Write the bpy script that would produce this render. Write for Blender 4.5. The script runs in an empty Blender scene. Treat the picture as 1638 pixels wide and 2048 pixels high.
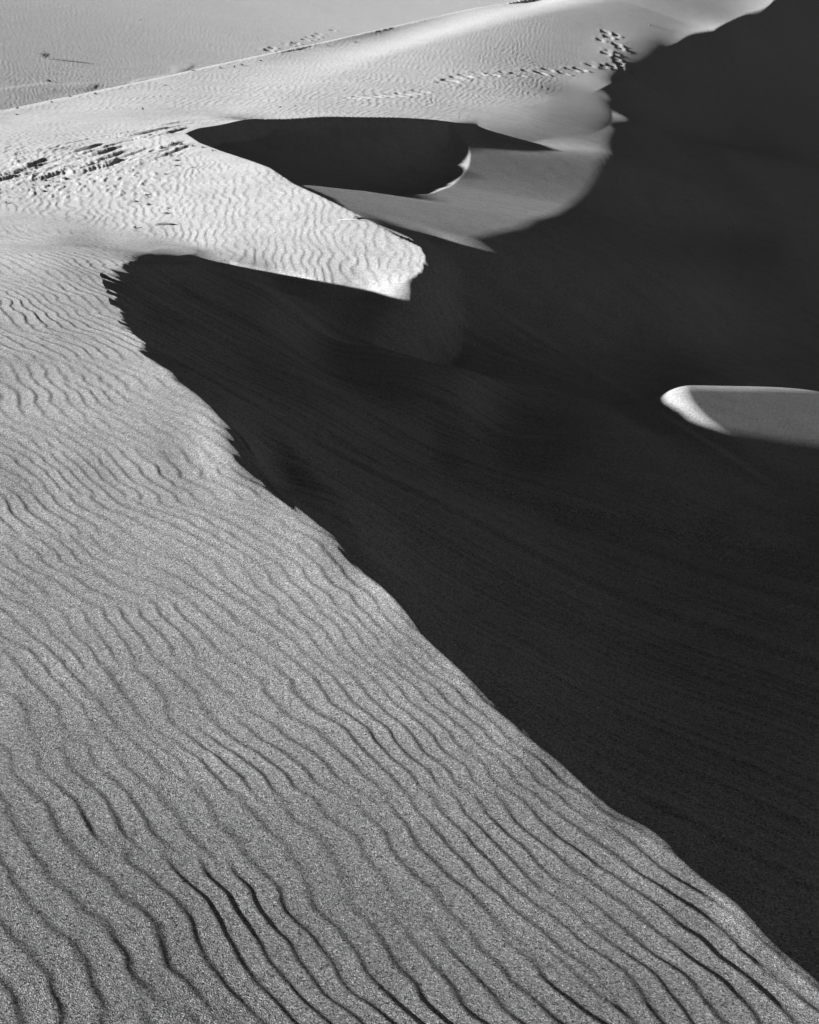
import bpy, math, random
import numpy as np
from mathutils import Vector

# ------------------------------------------------------------------ camera
sc = bpy.context.scene
CAM_Z = 1.9
F_PX = 3500.0; CX, CY = 819.0, 1024.0; PITCH = math.radians(18.0)
cam_d = bpy.data.cameras.new('camera'); cam = bpy.data.objects.new('camera', cam_d)
sc.collection.objects.link(cam); sc.camera = cam
cam.location = (0, 0, CAM_Z); cam.rotation_euler = (math.radians(90) - PITCH, 0, 0)
cam_d.sensor_fit = 'VERTICAL'; cam_d.sensor_height = 36.0; cam_d.lens = 36.0 * F_PX / 2048.0
cam_d.clip_start = 0.05; cam_d.clip_end = 8000.0
# ------------------------------------------------------------------ sky and sun
EL = math.radians(14.0); UX, UY = 0.8, 0.6; TE = math.tan(EL)      # light travels towards (+.8,+.6)
world = bpy.data.worlds.new('World'); sc.world = world; world.use_nodes = True
nt = world.node_tree; nt.nodes.clear()
sky = nt.nodes.new('ShaderNodeTexSky'); sky.sky_type = 'NISHITA'; sky.sun_disc = False
sky.sun_elevation = EL; sky.sun_rotation = math.atan2(-UX, -UY) % (2 * math.pi)
sky.air_density = 0.32; sky.dust_density = 0.0; sky.ozone_density = 2.0; sky.altitude = 1200
sep = nt.nodes.new('ShaderNodeSeparateColor'); bg = nt.nodes.new('ShaderNodeBackground'); out = nt.nodes.new('ShaderNodeOutputWorld')
nt.links.new(sky.outputs[0], sep.inputs[0])
nt.links.new(sep.outputs[0], bg.inputs[0])          # black-and-white film behind a red filter
bg.inputs[1].default_value = 0.05
nt.links.new(bg.outputs[0], out.inputs[0])
sun_d = bpy.data.lights.new('sun', 'SUN'); sun = bpy.data.objects.new('sun', sun_d); sc.collection.objects.link(sun)
sun_d.energy = 5.0; sun_d.angle = math.radians(0.53); sun_d.color = (1, 1, 1)
sun.rotation_euler = Vector((UX * math.cos(EL), UY * math.cos(EL), -math.sin(EL))).to_track_quat('-Z', 'Y').to_euler()
vs = sc.view_settings; vs.view_transform = 'Standard'; vs.look = 'None'; vs.gamma = 1.0; vs.use_curve_mapping = False
vs.exposure = 1.45
def pix(px,py):
    x=(px-CX)/F_PX; y=(CY-py)/F_PX
    f=math.cos(PITCH)+y*math.sin(PITCH)
    return x/f,(-math.sin(PITCH)+y*math.cos(PITCH))/f
# ---------- cubic B-spline sheets: zeta(a,b)=z/Y over a=x/Y, b=ln Y ----------
A0,DA,NA=-0.40,0.025,35
B0,DB,NB=0.3,0.09,62
def wa(a): return a
def bw(t):
    return np.stack([(1-t)**3,3*t**3-6*t**2+4,-3*t**3+3*t**2+3*t+1,t**3],-1)/6
def bd(t):
    return np.stack([-(1-t)**2*3,9*t**2-12*t,-9*t**2+6*t+3,3*t**2],-1)/6
def basis(v,v0,dv,n):
    u=np.clip((np.asarray(v,float)-v0)/dv,0,n-3.000001); i=np.floor(u).astype(int); t=u-i
    return i,bw(t),bd(t)/dv
def row(a,b):
    i,wi,di=basis(a,A0,DA,NA); j,wj,dj=basis(b,B0,DB,NB)
    idx=((i+np.arange(4))[:,None]*NB+(j+np.arange(4))[None,:]).ravel()
    return idx,np.outer(wi,wj).ravel(),np.outer(di,wj).ravel(),np.outer(wi,dj).ravel()
def dense(v,v0,dv,n):
    i,w,d=basis(v,v0,dv,n); M=np.zeros((len(v),n))
    for k in range(4): M[np.arange(len(v)),i+k]=w[:,k]
    return M
def reg(lam_aa,lam_bb,lam_ab,eps):
    def d2(n):
        D=np.zeros((n-2,n)); 
        for k in range(n-2): D[k,k:k+3]=(1,-2,1)
        return D
    def d1(n):
        D=np.zeros((n-1,n))
        for k in range(n-1): D[k,k:k+2]=(-1,1)
        return D
    Ia,Ib=np.eye(NA),np.eye(NB)
    R=lam_aa*np.kron(d2(NA).T@d2(NA),Ib)+lam_bb*np.kron(Ia,d2(NB).T@d2(NB))
    R+=lam_ab*np.kron(d1(NA).T@d1(NA),d1(NB).T@d1(NB))
    R+=eps*np.eye(NA*NB)
    return R
BASE=-1.9
class Sheet:
    def __init__(s,c=None): s.c=np.zeros(NA*NB) if c is None else c
    def zeta(s,a,b):
        idx,w,_,_=row(a,b); return w@s.c[idx]+BASE*math.exp(-b)
    def grad(s,a,b):
        idx,w,da,db=row(a,b); c=s.c[idx]
        ze=w@c+BASE*math.exp(-b); za=da@c; zb=db@c-BASE*math.exp(-b)
        return za, zb+ze-a*za          # zx, zy
    def col(s,a,bs):
        i,wi,_=basis(a,A0,DA,NA); C=s.c.reshape(NA,NB)
        cc=sum(wi[k]*C[i+k] for k in range(4))
        return dense(bs,B0,DB,NB)@cc+BASE*np.exp(-bs)
def fit(obs,R):
    n=NA*NB; H=R.copy(); g=np.zeros(n)
    def add(idx,co,val,w):
        H[np.ix_(idx,idx)]+=w*np.outer(co,co); g[idx]+=w*val*co
    for o in obs:
        a,b=o[1],o[2]; idx,w,da,db=row(a,b); e=BASE*math.exp(-b)
        if o[0]=='z': add(idx,w,o[3]-e,o[4])
        elif o[0]=='s':   # UX*zx+UY*zy
            co=UX*da+UY*(db+w-a*da); add(idx,co,o[3],o[4])
        elif o[0]=='y': add(idx,db+w-a*da,o[3],o[4])
        elif o[0]=='g':
            add(idx,da,o[3],o[5]); add(idx,db+w-a*da,o[4],o[5])
    return np.linalg.solve(H,g)
BS=np.linspace(math.log(1.5),math.log(250),800)
def hit(sheets,px,py):
    a,ze=pix(px,py)
    c=sheets[0].col(a,BS)
    for s in sheets[1:]: c=np.minimum(c,s.col(a,BS))
    up=np.where((c[1:]>=ze)&(c[:-1]<ze))[0]
    if len(up)==0:
        k=int(np.argmin(abs(c-ze))); return a,BS[k],ze,False
    k=up[0]; t=(ze-c[k])/(c[k+1]-c[k]); return a,BS[k]+t*(BS[k+1]-BS[k]),ze,True

def hitn(sheet,px,py,bg):
    """crossing of the sheet with the pixel's ray that lies nearest to the guess bg"""
    a,ze=pix(px,py); c=sheet.col(a,BS)
    up=np.where((c[1:]>=ze)&(c[:-1]<ze))[0]
    up=up[np.abs(BS[up]-bg)<.35] if len(up) else up
    if len(up)==0: return a,bg,ze,False
    k=up[np.argmin(np.abs(BS[up]-bg))]; t=(ze-c[k])/(c[k+1]-c[k]); return a,BS[k]+t*(BS[k+1]-BS[k]),ze,True
W=[('z',0,2048,2.8),('z',510,925,7.1),('z',0,1024,6.0),('z',212,548,11.5),('z',265,512,12.2),
   ('z',560,545,14.3),('z',730,570,14.4),('z',0,432,15.3),('z',400,508,14.2),('z',0,350,17.6),('z',0,228,26.5),('z',200,185,30,1500.),('z',340,155,33,1500.),('z',450,128,37,1500.),('z',600,97,43,1500.),('z',700,75,48,1500.),('z',800,50,54,1500.),('z',900,27,60,200.),
   ('z',50,190,42,400.),('z',270,140,55,400.),('z',400,110,65,400.),('z',520,85,77,400.),('z',650,55,95,400.),('z',780,25,120,400.),
   ('z',1000,150,38),('z',960,16,64,200.),('z',400,10,135,400.),('z',0,10,115,400.),('z',0,110,62,400.)]
S=[(800,1950,-.185),(300,1950,-.182),(1300,1950,-.185),(100,1700,-.16),(700,1600,-.145),(1100,1700,-.16),(200,1300,-.12),(600,1300,-.115),(800,1400,-.12),
   (150,950,-.105),(450,1000,-.09),(350,850,-.08),(100,700,-.10),(200,600,-.105),(180,500,-.11),(250,495,-.12),
   (100,430,.03),(250,460,.04),(400,480,.09),(300,440,.08),(450,500,.09),(560,500,.10),(200,400,.10),(350,400,.11),(500,450,.11),(650,500,.11),(780,530,.11),(450,350,.10),(600,420,.10),
   (100,330,.06),(250,320,.08),(330,290,.08),(100,260,.0),(150,225,.0),(330,200,-.01),(450,190,-.03),(500,220,.0),(600,180,-.05),(560,225,.0),(750,180,-.07),(800,130,-.075),
   (900,180,-.115),(950,110,-.145),(1100,110,-.19),(1100,60,-.188),(1200,80,-.2),(1250,40,-.208),(1350,30,-.212),(1450,15,-.215),(1520,-15,-.215),(1600,-40,-.215),(1150,170,-.2),(1000,60,-.15),(900,50,-.11),
   (450,125,-.02),(600,100,-.03),(340,155,.0),(700,85,-.03),
   (50,190,-.14),(150,165,-.14),(270,140,-.14),(400,110,-.14),(520,85,-.14),(650,55,-.14),(780,25,-.14),(50,238,.02),(150,215,.02),(270,185,.01),(400,155,.0),(520,128,-.01),(650,100,-.02),(780,72,-.04),(860,52,-.05),
   (400,60,-.15),(200,60,-.15),(60,40,-.15),(300,80,-.11),(550,40,-.13),(700,30,-.14)]
ZY=[(800,1950,-.05),(200,1300,-.04),(500,1000,-.04),(150,800,-.03),(200,600,-.02),(100,540,-.04),(100,480,-.10),(200,490,-.12),(290,490,-.13),(250,440,.06),(450,450,.1),(700,520,.15),(400,350,.07),
    (100,400,.04),(100,330,.05),(300,290,.03),(100,260,-.04),(150,230,-.02),(300,200,-.01),(600,180,.01),(900,180,.02),(1000,100,.06),(1200,80,.1),(1400,20,.15),(100,170,-.03),(200,60,.0),(500,40,.0),(900,30,.0),(800,45,.0),(960,20,.0),(1060,8,.0),(700,72,.0)]
CRW=[(1790,2095),(1715,2030),(1638,1962),(1560,1893),(1400,1745),(1300,1655),(1200,1590),(1100,1500),(1005,1430),(935,1358),(880,1300),(800,1205),(720,1130),(680,1085),(640,1055),(557,982),(510,928),(470,870),(410,812),(375,775),(300,712),(268,672),(240,630),(228,590),(214,550)]
BR=[(232,536,11.7),(262,521,12.0),(300,513,12.4),(350,511,13.1),(400,515,13.9),(460,538,14.05),(530,560,14.0),(600,577,14.0),(680,588,14.05),(740,576,14.1),(780,568,14.18),(815,558,14.3),(840,548,14.46)]
TR=[(858,537,14.62),(815,493,15.15),(765,465,15.4),(715,440,15.7),(640,400,16.3),(590,375,16.8),(540,342,17.6),(500,325,18.05),(440,300,18.85),(400,285,19.5),(372,265,20.6)]
B2=[(400,253,21.4),(450,246,22.0),(520,238,23.0),(600,235,23.6),(700,233,24.4),(800,235,25.2),(870,240,25.8)]
SOFT=[(950,245,27.3),(1050,240,30),(1150,220,34.8),(1230,170,44.8)]
HC=[(1300,110,57.3),(1370,75,66.5),(1450,45,75),(1550,0,88),(1640,-45,103)]
LS=[]
LG=[(1450,200,-.5,.1),(1550,350,-.5,.1),(1400,350,-.45,.1)]
LP=[(2.6,5,-3.0),(3.4,9.6,-3.3),(3.9,11.5,-3.45),(4.2,13,-3.7),(5,15,-4.3),(7,20,-5.4),
  # x, Y, z: shape of the lee side
 (2.2,4.2,-2.75),(3.0,6.0,-3.25),(1.6,5.2,-2.75),(.6,5.5,-2.45),(.4,7,-2.62),(1.2,7,-2.9),(2.2,7.5,-3.15),(3.2,8.5,-3.3),(1.5,3.4,-2.45),(0,6.3,-2.3),
 (-.4,8,-2.37),(.2,8.5,-2.65),(1,9,-2.95),(2,9.5,-3.15),(2.6,9.5,-3.2),
 (-1.2,10,-2.28),(-.5,10.5,-2.58),(.2,10.5,-2.82),(1,11,-3.0),(1.7,11,-3.12),
 (-1.5,12,-2.24),(-1,12.3,-2.48),(-.4,12.3,-2.70),(-1.4,13,-2.38),(.3,12.3,-2.88),(1,12.8,-3.1),
 (-.4,13.2,-2.77),(-.8,13.4,-2.68),(.3,13.6,-2.92),(0,13.5,-2.85),(1,14.3,-3.14),(1.6,14.2,-3.32),(2.3,14,-3.48),
 (.6,15.0,-2.88),(1.2,16,-2.97),(2,16,-3.3),(3,16,-3.75),(4,17,-4.2),(2.2,19,-3.35),(3.2,20,-3.8),(4.2,21,-4.3),(3.6,15,-3.95),
 (1.8,21.5,-3.1),(1.05,22.3,-2.88),(1.6,24,-3.02),(2.3,25,-3.2),(3.6,27,-3.5),
 (-1,22,-2.78),(-.5,23,-2.9),(0,22,-2.95),(0,24,-2.93),(.4,24,-2.95),(-1.6,20.7,-2.48),(-.6,20.5,-2.66),(-1.4,19.4,-2.38)]
FR=[((815,493),.35),((765,465),.8),((715,440),1.5),((680,422),2.0),((640,400),2.6),((590,375),3.1),((560,357),3.4),((548,348),2.2)]   # gentle lit lee behind the tongue: (brink pixel, length)
FP=[(-.6,17.7),(.2,16.2),(.85,16.8),(1.35,18),(2,20.3),(3,25),(2.9,26.3),(1.8,26.0),(1.35,25.0),(1.1,22.5),(.35,19.6)]
def inside(P,x,y):
    ins=False; n=len(P)
    for k in range(n):
        (x0,y0),(x1,y1)=P[k],P[(k+1)%n]
        if (y0>y)!=(y1>y) and x<(x1-x0)*(y-y0)/(y1-y0)+x0: ins=not ins
    return ins
LU=[(x,y,-.222-.006*((x-.9)/1.6)**2) for y in np.arange(16.3,28.5,.7) for x in np.arange(-.8,3.3,.35) if inside(FP,x,y)]
LU+=[(x,y,-.33) for x,y in ((1.5,16.5),(2,18),(2.7,20.5),(3.3,23),(4,26),(1.4,14.6),(1.8,15.2),(2.9,14.8),(3.6,15.2),(1.5,12.5),(1.8,13.1),(1.2,13.1),(.9,15.8),(.75,15.5),(1.15,16.1))]
BOWL=[(.5,12.9,-2.98),(.6,12.4,-2.98),(.55,13.3,-3.0),(-.9,23.7,-2.62),(-.3,24.2,-2.75),(.15,24.8,-2.78),(.85,24.9,-3.0),(-1.5,12,-2.32),(-1.45,12.8,-2.42),(-1.0,23.2,-2.72),(.3,14.15,-2.84),(0,13.8,-2.75),(-.1,13.6,-2.74),(.12,13.6,-2.82),(0,13.3,-2.81),(-.4,13.2,-2.72),(.3,13.7,-2.88),(-.4,12.3,-2.74),(.5,14.5,-2.93),(.8,14.9,-3.02),(-.8,12.8,-2.6),(0,12.5,-2.84),(.3,21.3,-2.90),(.4,22.3,-2.98),(.55,23.3,-3.03),(.7,24.4,-3.04),(0,23,-2.97),(-.5,22.3,-2.9)]
LGP=[]
LU+=[(x,y,-.42) for x,y in ((-2.3,20.6),(-2.05,19.6),(-1.75,19),(-1.4,18.4),(-1.75,11.7),(-1.62,12.1),(-1.65,12.6),(-1.55,13),(-1.65,11.3),(.1,14.25),(.25,14.45),(.1,13.9),(0,13.6))]
LU+=[(x,y,-.34) for x,y in ((5,40),(6,40),(5.3,36),(7.2,50),(8.5,50),(9.5,60),(11,60),(12.5,70),(14.5,70),(16,80),(18.5,80),(20,90),(23,90),(24,103),(28,103),(7,44),(5,32),(28,90),(22,75))]
PATCH=[]
LZ=[]
def shtop(sh,x,Y,s0=.3,smax=14):
    best=-1e9
    for k in np.linspace(s0,smax,70):
        yy=Y-UY*k; xx=x-UX*k
        if yy<1.3 or abs(xx/yy)>.5: break
        best=max(best,min(s.zeta(xx/yy,math.log(yy)) for s in sh)*yy-TE*k)
    return best
def polydist(A,B,poly):
    """signed distance (inside<0) in stretched plan coordinates p=(a*SA, b)"""
    P=np.asarray(poly); x=A*SA; y=B
    px=P[:,0]*SA; py=P[:,1]; d=np.full(x.shape,1e9); ins=np.zeros(x.shape,bool)
    n=len(P)
    for k in range(n):
        x0,y0,x1,y1=px[k],py[k],px[(k+1)%n],py[(k+1)%n]
        dx,dy=x1-x0,y1-y0; L=dx*dx+dy*dy+1e-12
        t=np.clip(((x-x0)*dx+(y-y0)*dy)/L,0,1)
        d=np.minimum(d,(x-x0-t*dx)**2+(y-y0-t*dy)**2)
        c=((y0>y)!=(y1>y)); 
        with np.errstate(divide='ignore',invalid='ignore'):
            ins^=c&(x<(dx*(y-y0)/(dy if abs(dy)>1e-12 else 1e-12)+x0))
    d=np.sqrt(d); return np.where(ins,-d,d)
SA=4.0
def ramp(d): return .6*np.maximum(d-.012,0)+15*np.maximum(d-.05,0)**1.5
def comp_col(Ws,Ls,poly,a):
    sd=polydist(np.full(BS.shape,a),BS,poly)
    return np.minimum(Ws.col(a,BS)+ramp(sd),Ls.col(a,BS)+ramp(-sd))
def hitc(Ws,Ls,poly,px,py):
    a,ze=pix(px,py); c=comp_col(Ws,Ls,poly,a)
    up=np.where((c[1:]>=ze)&(c[:-1]<ze))[0]
    if len(up)==0: return a,None,ze,False
    k=up[0]; t=(ze-c[k])/(c[k+1]-c[k]); return a,BS[k]+t*(BS[k+1]-BS[k]),ze,True
def bguess(px,py):
    P=np.array([(o[1],o[2],math.log(o[3])) for o in W]+[(o[0],o[1],math.log(o[2])) for o in WG])
    d2=((P[:,0]-px)/2.)**2+(P[:,1]-py)**2+4.; w=1/d2**2
    return float((w*P[:,2]).sum()/w.sum())
# rough distances on the windward sheet, for the first guess only
WP=[(px,Y,z) for Y,z in ((170,-5.2),(220,-6.8)) for px in (-300,0,300,600,900,1200,1500,1900)]+[(700,85,-3.6),(820,95,-3.8),(940,105,-3.9),(1040,115,-4.0),(820,125,-4.1),(940,130,-4.2),(1040,135,-4.3),(700,120,-4.1)]
WG=[(1638,1962,3.3),(1790,2095,2.98),(1500,1838,3.5),(300,1950,3.0),(800,1950,3.1),(1300,1950,3.2),(100,1700,3.5),(700,1600,3.9),(1100,1700,3.8),(200,1300,4.75),(600,1300,4.9),(900,1400,4.7),(150,950,6.6),(450,1000,6.4),
    (350,850,7.6),(150,800,7.8),(100,700,8.9),(280,700,9.0),(200,620,10.2),(60,560,11.0),(100,470,14.2),(250,470,14.6),(100,420,15.7),(400,470,14.8),(250,400,16.1),(600,480,14.8),
    (600,420,15.6),(450,360,17.0),(150,330,18.0),(300,290,19.3),(150,260,22),(300,240,23),(500,210,25.6),(700,190,28.5),(900,200,28.5),(300,170,31),(500,130,35),(700,120,36),(900,120,41),(1640,-45,97),(820,8,125),
    (1100,150,43),(1100,100,52),(1250,60,62),(1150,60,57),(1450,15,78),(700,90,46),(850,40,57),(200,100,66),(400,60,88),(150,40,95),(600,40,105)]
def wside(px,py):
    # pixels that show the windward sheet
    Q=[(-1,2135)]+[(1830,2135)]+CRW+[(240,528),(275,512),(340,506),(400,506),(480,524),(560,540),(650,556),(730,564),(800,560),(846,545)]+[t[:2] for t in TR[1:]]+[(372,262)]+[t[:2] for t in B2]+[(950,225),(1100,200),(1200,160)]+[t[:2] for t in HC]+[(1700,-60),(1700,-70),(-1,-70)]
    ins=False; n=len(Q)
    for k in range(n):
        (x0,y0),(x1,y1)=Q[k],Q[(k+1)%n]
        if (y0>py)!=(y1>py) and px<(x1-x0)*(py-y0)/(y1-y0)+x0: ins=not ins
    return ins
def denseS():
    P=np.array(S); out=[]; Q=np.array(ZY)
    rows_=[2120,2075]+list(range(2030,700,-110))+list(range(690,420,-30))+list(range(410,-50,-24))
    for ri,py in enumerate(rows_):
        st=80 if py>700 else 45
        for px in range(-230+(ri*31)%st,1800 if py>1900 or py<0 else 1638,st):
            if not wside(max(px,2),py): continue
            d2=((P[:,0]-px)/1.6)**2+(P[:,1]-py)**2+4.
            w=1/d2**1.6; e2=((Q[:,0]-px)/1.6)**2+(Q[:,1]-py)**2+4.; v=1/e2**1.3
            out.append((px,py,float((w*P[:,2]).sum()/w.sum()),float((v*Q[:,2]).sum()/v.sum())))
    return out
def build(iters=6,verbose=True):
    W.extend(('z',x,y,Y,3e3) for x,y,Y in BR[3:]+TR[-2:]+B2); W.extend(('z',x,y,Y,300.) for x,y,Y in TR[:-2]); W.extend(('z',x,y,Y,3e3) for x,y,Y in SOFT+HC)
    RW=reg(1.5e-1,5e-2,5e-2,1e-3); RL=reg(4e-1,4e-1,3e-1,1e-9)
    Ws=Sheet(); Ls=Sheet(); bprev={}; SD=S+denseS()
    for it in range(iters):
        obs=[]
        for o in W:
            a,ze=pix(o[1],o[2]); obs.append(('z',a,math.log(o[3]),ze,o[4] if len(o)>4 else 8e3))
        for px,Y,z in WP: obs.append(('z',(px-CX)/F_PX,math.log(Y),z/Y,1500.))
        for Y in (1.4,1.9,2.4): 
            for a in (-.35,-.2,0.,.2,.35): obs.append(('z',a,math.log(Y),(-1.9-.17*a*Y-.05*Y)/Y,300.))
        if it:
            for k,o in enumerate(SD):
                px,py,zu=o[:3]
                b0=bprev[k] if k in bprev else bguess(px,py)
                a,b,ze,ok=hitn(Ws,px,py,b0)
                b=b0*.5+b*.5; bprev[k]=b       # damped
                obs.append(('s',a,b,zu,5. if k>=len(S) else 10.))
                if len(o)>3: obs.append(('y',a,b,o[3],2.))
        Ws.c=fit(obs,RW)
    cr=[]
    for px,py in CRW:
        a,b,ze,ok=hitn(Ws,px,py,bguess(px,py)); cr.append((a,b))
        if verbose and not ok: print('crest miss',px,py)
    cr+=[(pix(x,y)[0],math.log(Y)) for x,y,Y in BR+TR+B2+SOFT+HC]
    fine=[cr[0]]
    for (a0,b0),(a1,b1) in zip(cr[:-1],cr[1:]):
        n=max(1,int(math.hypot((a1-a0)/.012,(b1-b0)/.04)))
        fine+=[(a0+(a1-a0)*k/n,b0+(b1-b0)*k/n) for k in range(1,n+1)]
    cr=fine
    poly=[(.8,cr[0][1]-.1)]+cr+[(.8,cr[-1][1]+.3),(.8,9),(-.9,9),(-.9,-1),(.8,-1)]
    pat=[]
    for px,py,Y in PATCH:
        a,ze=pix(px,py); pat.append(('z',a,math.log(Y),ze,500.))
    fr=[]
    for (px,py),tm in FR:
        a,b,ze,ok=hitn(Ws,px,py,bguess(px,py)); Y=math.exp(b); ze=Ws.zeta(a,b)
        for t in np.arange(.35,tm+.01,.35):
            yy=Y+UY*t; fr.append(('z',(a*Y+UX*t)/yy,math.log(yy),(ze*Y-.196*t)/yy,1000.))
    for px,py,Y,tm in ((870,240,25.8,.9),(950,245,27.3,2.2),(1000,243,28.6,2.6),(1050,240,30,2.8),(1100,231,32.3,2.4)  ):
        a=pix(px,py)[0]; z=Ws.zeta(a,math.log(Y))*Y
        for t in np.arange(.3,tm+.01,.4):
            yy=Y+UY*t; fr.append(('z',(a*Y+UX*t)/yy,math.log(yy),(z-.225*t)/yy,500.))
    for jt in range(4):
        obs=[('z',a,b,Ws.zeta(a,b),2e4) for a,b in cr]+pat+[('z',x/Y,math.log(Y),z/Y,250. if Y<14.6 else 40.) for x,Y,z in LP]+fr+[('s',x/Y,math.log(Y),u,15.) for x,Y,u in LU]+[('g',x/Y,math.log(Y),gx,gy,4.) for x,Y,gx,gy in LGP]+[('z',x/Y,math.log(Y),z/Y,300.) for x,Y,z in BOWL]
        for px,py,Y in LZ:
            a,ze=pix(px,py); obs.append(('z',a,math.log(Y),ze,500.))
        if jt==0:
            for px,py,zx,zy in LG:
                obs.append(('g',pix(px,py)[0],math.log(8 if py>600 else 25),-.4,0.,.3))
        else:
            for px,py,zu in LS:
                a,b,ze,ok=hitc(Ws,Ls,poly,px,py)
                if ok: obs.append(('s',a,b,zu,20.))
            for px,py,zx,zy in LG:
                a,b,ze,ok=hitc(Ws,Ls,poly,px,py)
                if ok: obs.append(('g',a,b,zx,zy,3.))
        Ls.c=fit(obs,RL)
    return Ws,Ls,poly

# ------------------------------------------------------------------ helpers
rng = np.random.default_rng(7); random.seed(7)
_G = rng.normal(size=(256, 256, 2)).astype(np.float32); _G /= np.linalg.norm(_G, axis=-1, keepdims=True)
def noise(x, y, s=0):
    """2-D gradient noise, about -0.7..0.7"""
    x = np.asarray(x, np.float64) + 17.3 * s; y = np.asarray(y, np.float64) - 9.7 * s
    i = np.floor(x).astype(np.int64); j = np.floor(y).astype(np.int64); fx = (x - i).astype(np.float32); fy = (y - j).astype(np.float32)
    u = fx * fx * fx * (fx * (fx * 6 - 15) + 10); v = fy * fy * fy * (fy * (fy * 6 - 15) + 10)
    def g(di, dj):
        G = _G[(i + di) & 255, (j + dj) & 255]; return G[..., 0] * (fx - di) + G[..., 1] * (fy - dj)
    a = g(0, 0); b = g(1, 0); c = g(0, 1); d = g(1, 1)
    return (a + u * (b - a)) * (1 - v) + (c + u * (d - c)) * v
def sstep(e0, e1, x):
    t = np.clip((x - e0) / (e1 - e0), 0, 1); return t * t * (3 - 2 * t)
def link(o, parent=None):
    sc.collection.objects.link(o)
    if parent: o.parent = parent
    return o

# ------------------------------------------------------------------ the dunes: large shapes
Ws, Ls, poly = build(6, False)
LOW = False
def rows():
    z = lambda a, b, n: -2.2 / np.linspace(a, b, n, endpoint=False)
    n = [540, 360, 360] if not LOW else [200, 170, 200]
    return np.concatenate([np.linspace(1.0, 2.6, 30, endpoint=False), z(-2.2 / 2.6, -.25, n[0]), z(-.25, -.12, n[1]), z(-.12, -.03, n[2]),
                           np.geomspace(73.3, 115, 90, endpoint=False), np.geomspace(115, 240, 40, endpoint=False), np.geomspace(240, 3000, 14)])
Yv = rows(); NAV = 400 if LOW else 930
av = np.concatenate([np.linspace(-.6, -.285, 26, endpoint=False), np.linspace(-.285, .285, NAV, endpoint=False), np.linspace(.285, .6, 27)])
bv = np.log(Yv)
MA = dense(av, A0, DA, NA); MB = dense(bv, B0, DB, NB)
YY = np.broadcast_to(Yv[None, :], (len(av), len(Yv))); AA = np.broadcast_to(av[:, None], YY.shape); BB = np.log(YY)
X = AA * YY; Y = YY
Wz = ((MA @ Ws.c.reshape(NA, NB) @ MB.T) + BASE / YY) * YY
Lz = ((MA @ Ls.c.reshape(NA, NB) @ MB.T) + BASE / YY) * YY
sd = polydist(AA, BB, poly)
def blur(F, sa, sb, mask):
    def g(n):
        x = np.arange(-3 * n, 3 * n + 1); k = np.exp(-.5 * (x / n) ** 2); return k / k.sum()
    def conv(M, k, ax):
        r = len(k) // 2; P = np.pad(M, [(r, r) if i == ax else (0, 0) for i in range(2)], mode='edge'); o = np.zeros_like(M)
        for i, w in enumerate(k): o += w * (P[i:i + M.shape[0], :] if ax == 0 else P[:, i:i + M.shape[1]])
        return o
    return F * (1 - mask) + conv(conv(F, g(sa), 0), g(sb), 1) * mask
q0 = np.minimum(Wz, Lz)
Wz = blur(Wz / YY, 22, 7, sstep(23, 30, YY)) * YY
Lz = blur(Lz / YY, 18, 12, sstep(11, 12.2, YY) * sstep(17, 16, YY) * sstep(.35, .7, X) * sstep(1.7, 1.4, X)) * YY
den0 = YY * math.cos(PITCH) - q0 * math.sin(PITCH); PX0 = CX + F_PX * X / den0; PY0 = CY - F_PX * (q0 * math.cos(PITCH) + YY * math.sin(PITCH)) / den0
Lz = blur(Lz / YY, 20, 16, sstep(.05, .12, sd) * sstep(14.4, 13.6, YY) * sstep(2.2, 1.6, X)) * YY
# far ridge and the plain behind it
RD = np.array([(-600, 330, 20), (-300, 290, 22), (0, 228, 26.5), (200, 185, 30), (340, 155, 33), (450, 128, 37), (600, 97, 43), (700, 75, 48), (800, 50, 54), (900, 29, 60), (960, 16, 64), (1060, -2, 71), (1200, -30, 82), (1400, -70, 95)], float)
ra = np.array([pix(p, r)[0] for p, r, _ in RD]); rz = np.array([pix(p, r)[1] for p, r, _ in RD])
yr = np.interp(av, ra, RD[:, 2]); zr = np.interp(av, ra, rz) * yr
wr = np.array([np.interp(yr[i], Yv, Wz[i]) for i in range(len(av))])
def smooth1(f, n=34):
    k = np.exp(-.5 * (np.arange(-3 * n, 3 * n + 1) / n) ** 2); return np.convolve(np.pad(f, 3 * n, mode='edge'), k / k.sum(), 'valid')
yr = smooth1(yr); zr = smooth1(zr); wr = smooth1(wr)
fade_r = sstep(pix(1250, 0)[0], pix(1050, 0)[0], av)
Wz = Wz + ((zr - wr) * fade_r)[:, None] * sstep(-13, 0, YY - yr[:, None]) * (YY <= yr[:, None])
dR = np.maximum(YY - yr[:, None], 0); plainz = -4.58 - .16 * X + .05 * noise(X / 9., YY / 14., 201)
fall = zr[:, None] - .03 * dR - .11 * np.maximum(dR - .8, 0)
k_ = .35; h_ = np.clip(.5 + .5 * (fall - plainz) / k_, 0, 1)
beyond = fall * h_ + plainz * (1 - h_) + k_ * h_ * (1 - h_)
fr_ = fade_r[:, None] * (YY > yr[:, None]); Wz = Wz * (1 - fr_) + beyond * fr_
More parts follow.
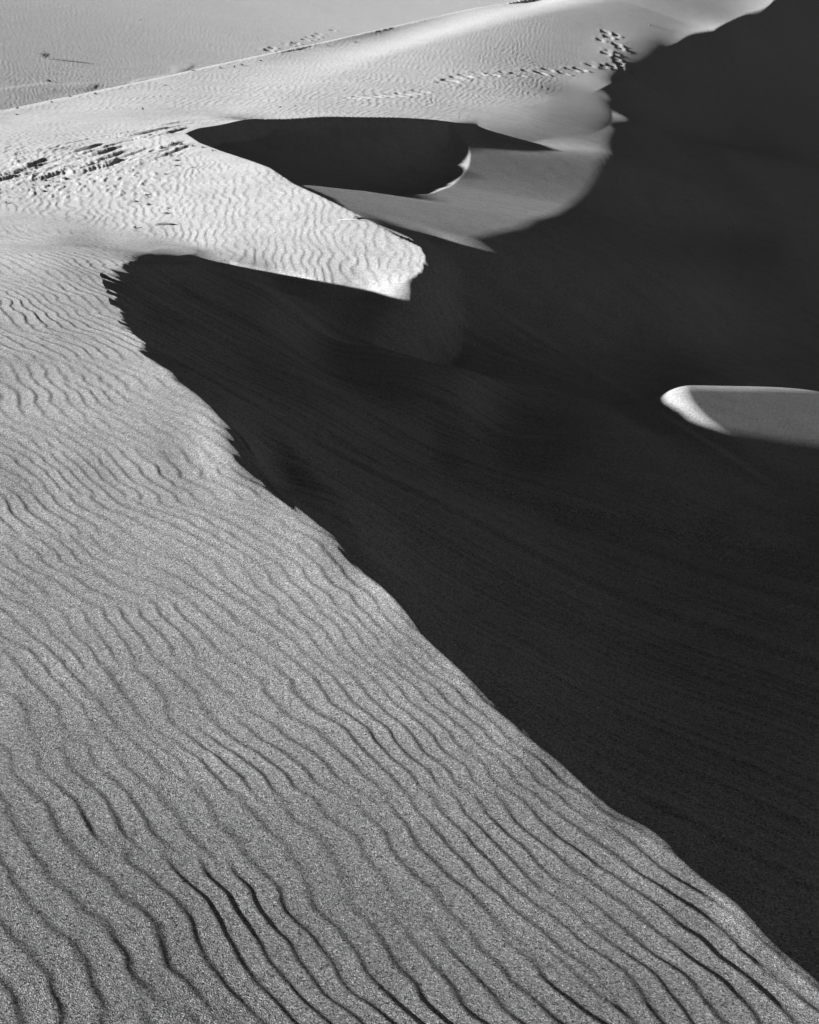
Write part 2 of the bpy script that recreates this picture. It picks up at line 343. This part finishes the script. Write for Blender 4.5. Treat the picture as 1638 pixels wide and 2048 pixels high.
# the basin behind the tongue: a gently falling lee laid out along the light, u = with it, v = across it
UU = UX * X + UY * YY; VV = -UY * X + UX * YY
bk = []
for px, py, yb in TR + B2 + SOFT:
    a_, _ = pix(px, py); zb_ = Ws.zeta(a_, math.log(yb)) * yb; bk.append((-UY * a_ * yb + UX * yb, UX * a_ * yb + UY * yb, zb_))
bk = np.array(sorted(bk)); ub = np.interp(VV, bk[:, 0], bk[:, 1]); zb = np.interp(VV, bk[:, 0], bk[:, 2])
FS = .212
def brink_level(v): return np.interp(v, bk[:, 0], bk[:, 2]) + FS * (np.interp(v, bk[:, 0], bk[:, 1]) - 12)
# the end of the shadow that the brink throws into the basin: the ray meets the shadow's surface
rim = []
for px, py in ((575, 358), (620, 372), (700, 386), (780, 391), (860, 388), (905, 371), (935, 340), (945, 312), (938, 285)):
    a_, ze_ = pix(px, py)
    for yb in np.linspace(16.5, 32, 1200):
        v_ = (-UY * a_ + UX) * yb; u_ = (UX * a_ + UY) * yb; u0 = np.interp(v_, bk[:, 0], bk[:, 1])
        if u_ > u0 and ze_ * yb < np.interp(v_, bk[:, 0], bk[:, 2]) - TE * (u_ - u0): rim.append((v_, u_, ze_ * yb)); break
rim = np.array(sorted(rim)); print('rim', rim.round(2).tolist())
F0v = np.concatenate([[11.6, 12.1, 12.8, 13.3], rim[:, 0], [max(rim[-1, 0] + .5, 20.6), 21.6, 22.8, 25.9]])
F0z = np.concatenate([brink_level(F0v[:4]), rim[:, 2] + FS * (rim[:, 1] - 12), brink_level(F0v[-4:])])
def smooth_interp(v, xs, ys):
    o = 0
    for d in np.linspace(-.3, .3, 9): o = o + np.interp(v + d, xs, ys)
    return o / 9
F0 = smooth_interp(VV, F0v, F0z)
# where the lee steepens out of the light
term = []
for px, py in ((862, 520), (930, 506), (1000, 492), (1100, 466), (1180, 415), (1235, 340), (1245, 260), (1240, 200), (1250, 160)):
    a_, ze_ = pix(px, py)
    for yb in np.linspace(14, 50, 721):
        v_ = (-UY * a_ + UX) * yb; u_ = (UX * a_ + UY) * yb
        if ze_ * yb < smooth_interp(v_, F0v, F0z) - FS * (u_ - 12): term.append((v_, u_)); break
term = np.array(sorted(term)); ue = smooth_interp(VV, term[:, 0], term[:, 1])
sdn = np.maximum(UU - ue + .55, 0)
LF = F0 - FS * (UU - 12) - .20 * (sdn - 1.3 * (1 - np.exp(-sdn / 1.3)))
uo = smooth_interp(VV, rim[:, 0], rim[:, 1]); qo = np.clip((UU - ub) / np.maximum(uo - ub, .1), 0, 1)
LF = LF - .14 * np.sin(math.pi * qo ** 2.2) * sstep(14.3, 15.2, VV) * sstep(20.6, 20.0, VV)
LF = np.maximum(LF, zb - .62 * (UU - ub))
mF = sstep(11.5, 12.2, VV) * sstep(27, 24, VV) * sstep(4.5, 1.2, UU - ue) * sstep(-1.2, -.6, UU - ub)
Lz = Lz * (1 - mF) + LF * mF
mT = sstep(-.8, -.3, X) * sstep(12.0, 13.3, YY) * sstep(16.2, 14.2, YY) * sstep(2.3, .5, X)
Lz = Lz - .26 * mT * sstep(.0, .09, sd)
cap = Wz - .40 * np.maximum(sd, 0) * YY * .25                 # the slip face leaves the near crest steeply
Lz = Lz - np.maximum(Lz - cap, 0) * sstep(.16, .04, sd) * (sd > 0) * sstep(11.2, 10.6, YY)
# low shoulder in the hollow that catches the light again
PL = -3.178 - .288 * (X - 2.32); st = (X - 2.15) * -.74 + (YY - 12.55) * .67
PL = PL - .45 * np.maximum(st + .05, 0) ** 2 / (np.maximum(st + .05, 0) + .35)
mP = sstep(1.2, .72, np.sqrt((np.minimum(X - 2.9, 0) / 1.2) ** 2 + ((YY - 12.1) / np.where(YY > 12.1, 2.4, 1.9)) ** 2))
Lz = Lz * (1 - mP) + PL * mP
Wz = Wz + ramp(sd) * YY; Lz = Lz + ramp(-sd) * YY
z0 = np.minimum(Wz, Lz)
# picture coordinates of every ground point, for laying out what grows or lies where
den = Y * math.cos(PITCH) - z0 * math.sin(PITCH)
PX = CX + F_PX * X / den; PY = CY - F_PX * (z0 * math.cos(PITCH) + Y * math.sin(PITCH)) / den

# ------------------------------------------------------------------ wind ripples on the windward slopes
def ripple(x, y, nx, ny, lam, seed, warp, zig):
    tx, ty = -ny, nx
    p = nx * x + ny * y; q = tx * x + ty * y
    p1 = p + warp * lam * noise(p / (9 * lam), q / (16 * lam), seed) * 2.4 + zig * lam * noise(p / (5 * lam), q / (3.2 * lam), seed + 1) + .35 * zig * lam * noise(p / (2.2 * lam), q / (1.3 * lam), seed + 2)
    p2 = p + warp * lam * noise(p / (11 * lam), q / (13 * lam), seed + 5) * 2.4 + zig * lam * noise(p / (4.5 * lam), q / (3.6 * lam), seed + 6) + .35 * zig * lam * noise(p / (2.0 * lam), q / (1.4 * lam), seed + 7)
    m = sstep(-.12, .12, noise(p / (14 * lam), q / (10 * lam), seed + 9))
    def prof(ph):
        ph = ph * 2 * math.pi
        return np.sin(ph - .72 * np.sin(ph + .25)) * .5
    amp = np.clip(.85 + .8 * noise(p / (5 * lam), q / (7 * lam), seed + 11), .25, 1.5)
    return (prof(p1 / lam) * (1 - m) + prof(p2 / (lam * 1.12)) * m) * amp
fold = np.interp(PX, [-200, 0, 120, 200, 300, 400, 500], [395, 432, 452, 467, 487, 506, 525])
below = sstep(-4, 10, PY - fold) * sstep(560, 400, PX) + sstep(400, 560, PX) * sstep(560, 640, PY)   # 1 on the near slope
below = np.clip(below, 0, 1)
r1 = ripple(X, Y, .86, .51, .070, 1, 1.0, .6)
r2 = ripple(X, Y, .995, .10, .080, 21, .8, 1.35)
r3 = ripple(X, Y, .99, -.14, .110, 41, .9, .8)
w3 = sstep(21, 27, Y) * (1 - below)
edge = sstep(.004, -.012, sd)                       # fades at the brink
fade = 1 - np.exp(-((PY - fold + 4) / 13.) ** 2) * sstep(520, 380, PX)
A1 = .0016 * (.8 + .75 * sstep(4, 10, Y)); A2 = .0044 * np.ones_like(Y)
A3 = .0060 * sstep(1250, 1000, PX) * sstep(95, 55, Y) * (.55 + .45 * sstep(235, 200, PY))
rip = (r1 * A1 * below + (1 - below) * (r2 * A2 * (1 - w3) + r3 * A3 * w3)) * fade
plain = sstep(42, 60, Y) * sstep(1000, 800, PX)
rip = rip * (1 - plain) + plain * .004 * ripple(X, Y, .93, .36, .17, 61, .8, .5) * sstep(130, 100, Y)
und = .012 * noise(X / 1.3, Y / 1.9, 71) * sstep(2, 5, Y) + .004 * noise(X / .5, Y / .7, 72)
keep = 1 - sstep(17, 18.5, Y) * sstep(-.05, -.008, sd) * (Y < 34)      # the far brinks are smooth
Wd = Wz + (rip + und * .6 * sstep(60, 30, Y)) * keep

# ------------------------------------------------------------------ broken crust on the saddle behind the crest
d1 = .36 * X + .93 * Y; c1 = .93 * X - .36 * Y
mr = np.exp(-((PY - np.interp(PX, [-100, 0, 150, 370, 450], [352, 345, 325, 268, 262])) / 34.) ** 2) * sstep(430, 360, PX) * sstep(16, 16.8, Y) * sstep(24, 22.5, Y)
rn = noise(c1 / .22 + .6 * noise(d1 / .6, c1 / .4, 83), d1 / 1.5, 81); rn2 = noise(c1 / .09, d1 / .8, 82)
ledge = sstep(.02, .10, rn) * .036 + sstep(.05, .14, rn2) * .014 + .008 * noise(c1 / .05, d1 / .12, 84)
mr = mr * sstep(-.25, .15, noise(X / .8, Y / 1.1, 87))
mr = mr * keep
Wd = Wd + mr * (ledge - .02)
mc = np.exp(-((PY - 360) / 60.) ** 2) * sstep(420, 250, PX) * sstep(250, 300, PY) * sstep(16, 16.6, Y) * sstep(23, 21, Y)
Wd = Wd + mc * .008 * sstep(.18, .3, noise(X / .07, Y / .16, 85))
mp = np.exp(-((PY - np.interp(PX, [0, 250, 500, 900], [172, 168, 118, 40])) / 16.) ** 2) * sstep(36, 44, Y) * sstep(700, 300, PX)
Wd = Wd + mp * .02 * sstep(.05, .2, noise(X / 1.2, Y / 5.5, 86))

# ------------------------------------------------------------------ avalanche streaks and teeth on the lee side
fx, fy = .85, -.53; cc = -fy * X + fx * Y; ff = fx * X + fy * Y
cw = cc + .05 * noise(cc / .7, ff / 5., 94)
s1 = noise(cw / .085, ff / 7., 91); s2 = noise(cw / .21, ff / 9.0, 92); s3 = noise(cw / .045, ff / 3., 93)
dl = 535 + (PX - 855) * .63                                  # foot of the spur below the tongue's tip
sl1 = sstep(15.2, 14.6, Y) * sstep(3, 5, Y) * sstep(-40, 20, PY - dl) * (1 - sstep(1050, 1180, PX) * sstep(1080, 960, PY))
streak = (.020 * s1 + .024 * s2 + .009 * s3) * sl1 + .035 * sstep(-14, 14, PY - dl) * sstep(860, 940, PX) * sstep(1640, 1450, PX) * (Y < 15.5) * (Y > 9)
fx2, fy2 = .98, -.2; c2 = -fy2 * X + fx2 * Y; f2 = fx2 * X + fy2 * Y
streak = streak + sstep(32, 40, Y) * sstep(1380, 1460, PX) * .005 * noise(c2 / .8, f2 / 9., 95)
bay = np.exp(-((Y - 10.7) / 1.3) ** 2) * sstep(-.9, -1.4, X)
tip = np.exp(-((Y - 14.9) / .45) ** 2) * np.exp(-((X - .05) / .45) ** 2)
teeth = bay * (.050 * noise(cw / .17, ff / 1.2, 96) + .02 * noise(cw / .07, ff / .8, 97))
teeth = teeth + tip * .05 * noise(cw / .10, ff / .8, 98)
teeth = teeth + (1 - bay) * sl1 * (.006 * s2 + .03 * noise(cw / .42, ff / 2., 99) * sstep(4.5, 6.5, Y))
Ld = Lz + streak * sstep(.0, .07, sd) + teeth * sstep(.05, .0, np.abs(sd))
ks = .006
hh = np.maximum(ks - np.abs(Wd - Ld), 0) / ks
Z = np.minimum(Wd, Ld) - hh * hh * ks * .25
soft = np.exp(-(((PX - 1060) / 170.) ** 2 + ((PY - 245) / 40.) ** 2)) * sstep(890, 970, PX) + np.exp(-(((PX - 1160) / 60.) ** 2 + ((PY - 215) / 40.) ** 2)) + np.exp(-(((PX - 1285) / 90.) ** 2 + ((PY - 120) / 60.) ** 2)) + .9 * np.exp(-(((PX - 345) / 80.) ** 2 + ((PY - 510) / 14.) ** 2)) * sstep(10, 11, Y) * sstep(16, 15, Y)
Z = blur(Z / Y, 18, 14, np.clip(soft * 1.6, 0, 1)) * Y

# ------------------------------------------------------------------ placing by picture position: the ray meets the ground
def ground(x, y):
    """height of the finished ground at plan position x, y"""
    fa = np.interp(x / y, av, np.arange(len(av))); fb = np.interp(math.log(y), bv, np.arange(len(bv)))
    i = min(int(fa), len(av) - 2); j = min(int(fb), len(bv) - 2); t = fa - i; u = fb - j
    return Z[i, j] * (1 - t) * (1 - u) + Z[i + 1, j] * t * (1 - u) + Z[i, j + 1] * (1 - t) * u + Z[i + 1, j + 1] * t * u
def at(px, py):
    a, ze = pix(px, py); i = int(np.clip(np.searchsorted(av, a), 1, len(av) - 1)); t = (a - av[i - 1]) / (av[i] - av[i - 1])
    c = (Z[i - 1] * (1 - t) + Z[i] * t) / Yv
    k = np.where((c[1:] >= ze) & (c[:-1] < ze) & (Yv[1:] > 2))[0]
    k = k[0] if len(k) else int(np.argmin(np.abs(c - ze)))
    yy = Yv[k] + (ze - c[k]) / max(c[k + 1] - c[k], 1e-9) * (Yv[k + 1] - Yv[k]) if k + 1 < len(Yv) else Yv[k]
    yy = float(np.clip(yy, Yv[k], Yv[min(k + 1, len(Yv) - 1)])); return a * yy, yy

# ------------------------------------------------------------------ footprints pressed into the far slope
def stamp(x, y, hx, hy, L, Wd_, depth, rim):
    i0, i1 = np.searchsorted(av, [(x - .9) / (y + 1.2) - .002, (x + .9) / max(y - 1.2, 1) + .002]); j0, j1 = np.searchsorted(Yv, [y - 1.2, y + 1.2])
    i0, i1 = max(i0 - 1, 0), min(i1 + 1, len(av)); j0, j1 = max(j0 - 1, 0), min(j1 + 1, len(Yv))
    dx = X[i0:i1, j0:j1] - x; dy = Y[i0:i1, j0:j1] - y
    p = (dx * hx + dy * hy) / L; q = (-dx * hy + dy * hx) / Wd_
    r = np.sqrt(p * p + q * q)
    Z[i0:i1, j0:j1] += -depth * .75 * sstep(1.0, .55, r) + rim * np.exp(-((r - 1.25) / .3) ** 2) * (1 + .5 * p)
trail = [(702, 197), (722, 195), (745, 193), (768, 192), (790, 191), (806, 188), (824, 187), (842, 183), (888, 167), (900, 162), (912, 155), (932, 152), (958, 147), (984, 150), (1010, 146), (1034, 149), (1056, 143), (1080, 146), (1098, 141), (1122, 145), (1142, 139), (1160, 139), (1182, 132), (1203, 131), (1225, 133), (1246, 137)]
pts = [at(*p) for p in trail]
for k, (x, y) in enumerate(pts):
    x1, y1 = pts[min(k + 1, len(pts) - 1)]; x2, y2 = pts[max(k - 1, 0)]
    d = math.hypot(x1 - x2, y1 - y2) + 1e-6; big = 1.0 if k > 7 else .55
    stamp(x, y, (x1 - x2) / d, (y1 - y2) / d, .135 * (.8 + .4 * random.random()), .20, .055 * big * (.7 + .5 * (k % 2)), .012 * big)
for p in [(1240, 128), (1252, 140), (1236, 120), (1222, 104), (1243, 98), (1235, 90), (1214, 108), (1205, 82), (1216, 74), (1226, 68), (1210, 64)]:
    x, y = at(*p); stamp(x, y, .7, .7, .14, .25, .04, .012)
for p in [(612, 80), (620, 76), (632, 73), (640, 69), (662, 60), (590, 86), (575, 90), (548, 97), (535, 100)]:
    x, y = at(*p); stamp(x, y, .8, .6, .16, .35, .05, .015)

# ------------------------------------------------------------------ materials
def sand_material():
    m = bpy.data.materials.new('sand'); m.use_nodes = True; n = m.node_tree.nodes; l = m.node_tree.links; n.clear()
    o = n.new('ShaderNodeOutputMaterial'); d = n.new('ShaderNodeBsdfDiffuse'); d.inputs['Roughness'].default_value = .35
    tc = n.new('ShaderNodeTexCoord')
    g1 = n.new('ShaderNodeTexNoise'); g1.inputs['Scale'].default_value = 330; g1.inputs['Detail'].default_value = 1.0; g1.inputs['Roughness'].default_value = .6
    g2 = n.new('ShaderNodeTexVoronoi'); g2.inputs['Scale'].default_value = 300; g2.inputs['Randomness'].default_value = 1
    g3 = n.new('ShaderNodeTexNoise'); g3.inputs['Scale'].default_value = 3.0; g3.inputs['Detail'].default_value = 4.0
    for g in (g1, g2, g3): l.new(tc.outputs['Object'], g.inputs['Vector'])
    sepc = n.new('ShaderNodeSeparateColor'); l.new(g2.outputs['Color'], sepc.inputs[0])
    ramp_ = n.new('ShaderNodeValToRGB'); e = ramp_.color_ramp.elements
    e[0].position = 0.0; e[0].color = (.05, .05, .05, 1); e[1].position = 1.0; e[1].color = (.85, .85, .85, 1)
    a = ramp_.color_ramp.elements.new(.25); a.color = (.30, .30, .30, 1); b = ramp_.color_ramp.elements.new(.8); b.color = (.46, .46, .46, 1)
    l.new(sepc.outputs[0], ramp_.inputs[0])
    mr_ = n.new('ShaderNodeMapRange'); mr_.inputs[1].default_value = .3; mr_.inputs[2].default_value = .7; mr_.inputs[3].default_value = .93; mr_.inputs[4].default_value = 1.07
    l.new(g3.outputs['Fac'], mr_.inputs[0])
    mul = n.new('ShaderNodeMix'); mul.data_type = 'RGBA'; mul.blend_type = 'MULTIPLY'; mul.inputs[0].default_value = 1
    l.new(ramp_.outputs[0], mul.inputs[6]); l.new(mr_.outputs[0], mul.inputs[7]); l.new(mul.outputs[2], d.inputs['Color'])
    bu = n.new('ShaderNodeBump'); bu.inputs['Strength'].default_value = .9; bu.inputs['Distance'].default_value = .0016
    l.new(g1.outputs['Fac'], bu.inputs['Height']); l.new(bu.outputs[0], d.inputs['Normal']); l.new(d.outputs[0], o.inputs[0])
    return m
def plain_material(name, v0, v1, scale, rough=.9, bump=.002):
    m = bpy.data.materials.new(name); m.use_nodes = True; n = m.node_tree.nodes; l = m.node_tree.links; p = n['Principled BSDF']
    p.inputs['Roughness'].default_value = rough; p.inputs['Specular IOR Level'].default_value = .2
    tc = n.new('ShaderNodeTexCoord'); g = n.new('ShaderNodeTexNoise'); g.inputs['Scale'].default_value = scale; g.inputs['Detail'].default_value = 4
    r = n.new('ShaderNodeValToRGB'); r.color_ramp.elements[0].color = (v0, v0, v0, 1); r.color_ramp.elements[1].color = (v1, v1, v1, 1)
    r.color_ramp.elements[0].position = .3; r.color_ramp.elements[1].position = .7
    l.new(tc.outputs['Object'], g.inputs['Vector']); l.new(g.outputs['Fac'], r.inputs[0]); l.new(r.outputs[0], p.inputs['Base Color'])
    bu = n.new('ShaderNodeBump'); bu.inputs['Distance'].default_value = bump; l.new(g.outputs['Fac'], bu.inputs['Height']); l.new(bu.outputs[0], p.inputs['Normal'])
    return m
M_SAND = sand_material()
M_CLOD = plain_material('dark_clod', .05, .13, 60); M_PALE = plain_material('pale_stone', .3, .45, 40)
M_WOOD = plain_material('weathered_stick', .06, .14, 90); M_STEM = plain_material('dry_stem', .08, .2, 50); M_STRAW = plain_material('pale_straw', .5, .75, 60)

# ------------------------------------------------------------------ the ground sheet
def grid_mesh(name, X, Y, Z):
    na, nb = X.shape
    v = np.stack([X, Y, Z + CAM_Z], -1).reshape(-1, 3).astype(np.float32)
    i = (np.arange(na - 1)[:, None] * nb + np.arange(nb - 1)[None, :])
    f = np.stack([i, i + nb, i + nb + 1, i + 1], -1).reshape(-1, 4).astype(np.int32)
    me = bpy.data.meshes.new(name); me.vertices.add(len(v)); me.vertices.foreach_set('co', v.ravel())
    me.loops.add(f.size); me.loops.foreach_set('vertex_index', f.ravel())
    me.polygons.add(len(f)); me.polygons.foreach_set('loop_start', np.arange(0, f.size, 4, dtype=np.int32))
    me.polygons.foreach_set('use_smooth', np.ones(len(f), bool)); me.update(calc_edges=True)
    return bpy.data.objects.new(name, me)
ter = link(grid_mesh('sand_dunes', X, Y, Z)); ter.data.materials.append(M_SAND)
ter['kind'] = 'structure'

# ------------------------------------------------------------------ things lying on the sand
def mesh_obj(name, verts, faces, mat, parent=None, smooth=True):
    me = bpy.data.meshes.new(name); me.from_pydata([tuple(v) for v in verts], [], faces); me.update()
    for p in me.polygons: p.use_smooth = smooth
    me.materials.append(mat); return link(bpy.data.objects.new(name, me), parent)
def clod_geo(rx, ry, rz, seed, rough=.35, nu=12, nv=8):
    """an irregular lump, flattened underneath"""
    r_ = random.Random(seed); ph = [r_.uniform(0, 6.28) for _ in range(6)]
    V = []; Fc = []
    for i in range(nv + 1):
        th = math.pi * i / nv
        for j in range(nu):
            p = 2 * math.pi * j / nu
            k = 1 + rough * (.5 * math.sin(2 * p + ph[0]) * math.sin(th) + .4 * math.sin(3 * p + 2 * th + ph[1]) * math.sin(th) + .35 * math.cos(3 * th + ph[2]) + .25 * math.sin(5 * p + ph[3]) * math.sin(th))
            z = math.cos(th) * k; z = z if z > -.35 else -.35 + .2 * (z + .35)
            V.append((rx * k * math.sin(th) * math.cos(p), ry * k * math.sin(th) * math.sin(p), rz * z))
    for i in range(nv):
        for j in range(nu):
            a = i * nu + j; b = i * nu + (j + 1) % nu; Fc.append((a, a + nu, b + nu, b))
    return V, Fc
def tube_geo(pts, radii, n=6):
    V = []; Fc = []
    for k, p in enumerate(pts):
        q0 = Vector(pts[max(k - 1, 0)]); q1 = Vector(pts[min(k + 1, len(pts) - 1)]); d = (q1 - q0).normalized()
        u = d.cross(Vector((0, 0, 1))); u = u.normalized() if u.length > 1e-4 else Vector((1, 0, 0)); w = u.cross(d)
        for j in range(n):
            t = 2 * math.pi * j / n; V.append(Vector(p) + radii[k] * (math.cos(t) * u + math.sin(t) * w))
    for k in range(len(pts) - 1):
        for j in range(n):
            a = k * n + j; b = k * n + (j + 1) % n; Fc.append((a, b, b + n, a + n))
    Fc.append(tuple(range(n))[::-1]); Fc.append(tuple((len(pts) - 1) * n + j for j in range(n)))
    return V, Fc
def tag(o, label, cat, group=None):
    o['label'] = label; o['category'] = cat
    if group: o['group'] = group
    return o
def put(o, px, py, sink=0.0):
    x, y = at(px, py); o.location = (x, y, ground(x, y) + CAM_Z - sink); return o
def clod(px, py, wpx, hpx, label, mat, group=None, name='sand_clod', cat='clod', seed=None, deep=1.0):
    x, y = at(px, py); s = y / F_PX
    rx = wpx * s * .5; rz = max(hpx * s * .75, .006)
    V, Fc = clod_geo(rx, rx * deep, rz, seed if seed is not None else px * 7 + py)
    o = mesh_obj(name, V, Fc, mat); o.rotation_euler = (0, 0, random.uniform(-.4, .4)); o.location = (x, y, ground(x, y) + CAM_Z + rz * .15)
    return tag(o, label, cat, group)

# dry shrub on the far plain, its own shadow behind it
def shrub(px, py, h, label):
    root = link(bpy.data.objects.new('dry_shrub', None)); put(root, px, py); tag(root, label, 'shrub'); r_ = random.Random(3)
    V, Fc = tube_geo([(0, 0, -.05), (.01, 0, h * .25), (.02, .01, h * .45)], [.018, .014, .01]); mesh_obj('trunk', V, Fc, M_STEM, root)
    for k in range(26):
        t = r_.uniform(0, 6.28); sp = r_.uniform(.25, .75) * h; zt = h * r_.uniform(.35, 1.05)
        p = [(0, 0, h * r_.uniform(.02, .3)), (math.cos(t) * sp * .5, math.sin(t) * sp * .5, zt * .65), (math.cos(t) * sp, math.sin(t) * sp, zt)]
        V, Fc = tube_geo(p, [.012, .009, .004], 4); mesh_obj('branch', V, Fc, M_STEM, root)
    LV = []; LF = []
    for k in range(150):
        t = r_.uniform(0, 6.28); rr = math.sqrt(r_.random()) * h * .8; z = h * (.15 + .8 * r_.random()) * (1 - .35 * rr / h); c = Vector((math.cos(t) * rr, math.sin(t) * rr, z))
        u = Vector((r_.uniform(-1, 1), r_.uniform(-1, 1), r_.uniform(-.5, 1))).normalized() * .022; w = Vector((-u.y, u.x, .3 * u.z)) * .5
        b = len(LV); LV += [c - u, c + w, c + u, c - w]; LF.append((b, b + 1, b + 2, b + 3))
    fo = mesh_obj('foliage', LV, LF, M_STEM, root, False); fo['kind'] = 'stuff'
    return root
shrub(90, 117, .20, 'small dry shrub standing alone on the far sand plain')

# stick and twigs on the bright tongue
def stick(px, py, L, r, ang, label, mat=M_WOOD, bend=.12, name='stick', fork=True, lift=.012):
    root = link(bpy.data.objects.new(name, None)); put(root, px, py); tag(root, label, 'stick'); r_ = random.Random(px)
    root.rotation_euler = (0, 0, ang); n = 7
    P = [((k / (n - 1) - .5) * L, math.sin(k * 1.1) * L * bend * .3, lift + .3 * r + L * .05 * math.sin(math.pi * k / (n - 1))) for k in range(n)]
    V, Fc = tube_geo(P, [r * (1 - .5 * abs(k / (n - 1) - .35)) for k in range(n)]); mesh_obj('shaft', V, Fc, mat, root)
    if fork:
        for s, k in ((1, 2), (-1, 4)):
            p = Vector(P[k]); V, Fc = tube_geo([p, p + Vector((.10 * L, s * .10 * L, .03 * L)), p + Vector((.2 * L, s * .13 * L, .02 * L))], [r * .55, r * .4, r * .15], 5); mesh_obj('side_twig', V, Fc, mat, root)
    return root
stick(330, 451, .17, .011, .05, 'dark weathered stick half buried in rippled sand near the saddle', lift=.004)
stick(700, 442, .20, .0018, -.05, 'thin pale straw lying at the brink of the bright tongue', M_STRAW, .05, 'dry_straw', False, .006)
clod(712, 438, 11, 7, 'dark clod perched on the brink beside the pale straw', M_CLOD)
G1 = 'dark clods scattered over the rippled tongue'
for label, spots in (
    ('little dark clod lying just behind the weathered stick', [(333, 428, 9, 5), (336, 417, 6, 3)]),
    ('little dark clod between the weathered stick and the pale trough', [(269, 456, 7, 4)]),
    ('little dark clod on ripples between the stick and crust ledges', [(296, 410, 8, 4), (271, 404, 8, 4), (292, 391, 9, 4), (296, 395, 6, 3)])):
    for px, py, w, h in spots: clod(px, py, w, h, label, M_CLOD, G1)
G2 = 'clods along the broken crust'
for label, spots in (
    ('dark clod lying among the long broken crust ledges on the saddle', [(52, 350, 8, 5), (128, 358, 9, 4), (116, 365, 7, 3), (66, 371, 6, 4), (30, 355, 5, 4), (64, 376, 5, 3), (215, 300, 7, 4)]),
    ('flat dark crumb on the rippled sand just below the crust ledges', [(90, 362, 9, 4), (96, 373, 10, 4), (87, 383, 9, 3), (352, 332, 8, 3), (385, 336, 6, 3), (330, 349, 7, 3)]),
    ('rounded dark clod beside the pointed head of the oval shadow', [(322, 297, 9, 6), (362, 290, 8, 5), (345, 287, 6, 4), (340, 310, 7, 4), (353, 322, 8, 4), (342, 313, 6, 4), (300, 271, 8, 3), (290, 276, 7, 3)]),
    ('small dark clod strung along the brink of the oval shadow', [(385, 293, 6, 4), (405, 296, 6, 4), (425, 302, 5, 3)]),
    ('single dark clod near the smooth pale trough of the saddle', [(12, 407, 6, 5)])):
    for px, py, w, h in spots: clod(px, py, w, h, label, M_CLOD, G2)
G3 = 'clods along the far ridge'
for label, spots in (
    ('tiny dark clod strewn along the sunlit crest of the far ridge', [(386, 142, 6, 3), (440, 137, 6, 3), (483, 131, 7, 4), (468, 134, 5, 3), (520, 122, 5, 3), (710, 85, 5, 3), (655, 92, 4, 3)]),
    ('tiny dark clod on the rippled slope between far ridge and crust ledges', [(34, 217, 6, 3), (33, 230, 5, 3), (103, 205, 6, 3), (140, 194, 6, 3), (330, 172, 6, 3), (190, 188, 6, 3)]),
    ('tiny dark clod on the slope just above the oval shadow', [(560, 215, 5, 3), (590, 213, 5, 2)]),
    ('lone dark clod midway between the crust ledges and far ridge', [(285, 219, 5, 4)]),
    ('lone tiny dark clod far out on the open plain', [(280, 40, 4, 2)])):
    for px, py, w, h in spots: clod(px, py, w, h, label, M_CLOD, G3)
clod(1298, 50, 5, 4, 'lone dark pebble on the grey far slope above the footprints', M_CLOD, None, 'pebble', 'pebble')
clod(95, 163, 10, 5, 'larger dark clod at the foot of the far plain', M_CLOD)
G4 = 'pale pebbles in the shade'
for label, spots in (
    ('tiny pale pebble at the dark right end of the grey basin', [(1285, 440, 3, 3)]),
    ('tiny pale pebble on the shaded face of the far dune', [(1457, 457, 3, 5), (1610, 437, 3, 4)]),
    ('tiny pale pebble on the shaded slip face below the tongue tip', [(975, 745, 3, 3)]),
    ('tiny pale pebble in the shade beside the small lit patch', [(1379, 866, 3, 3)]),
    ):
    for px, py, w, h in spots: clod(px, py, w, h, label, M_PALE, G4, 'pebble', 'pebble')
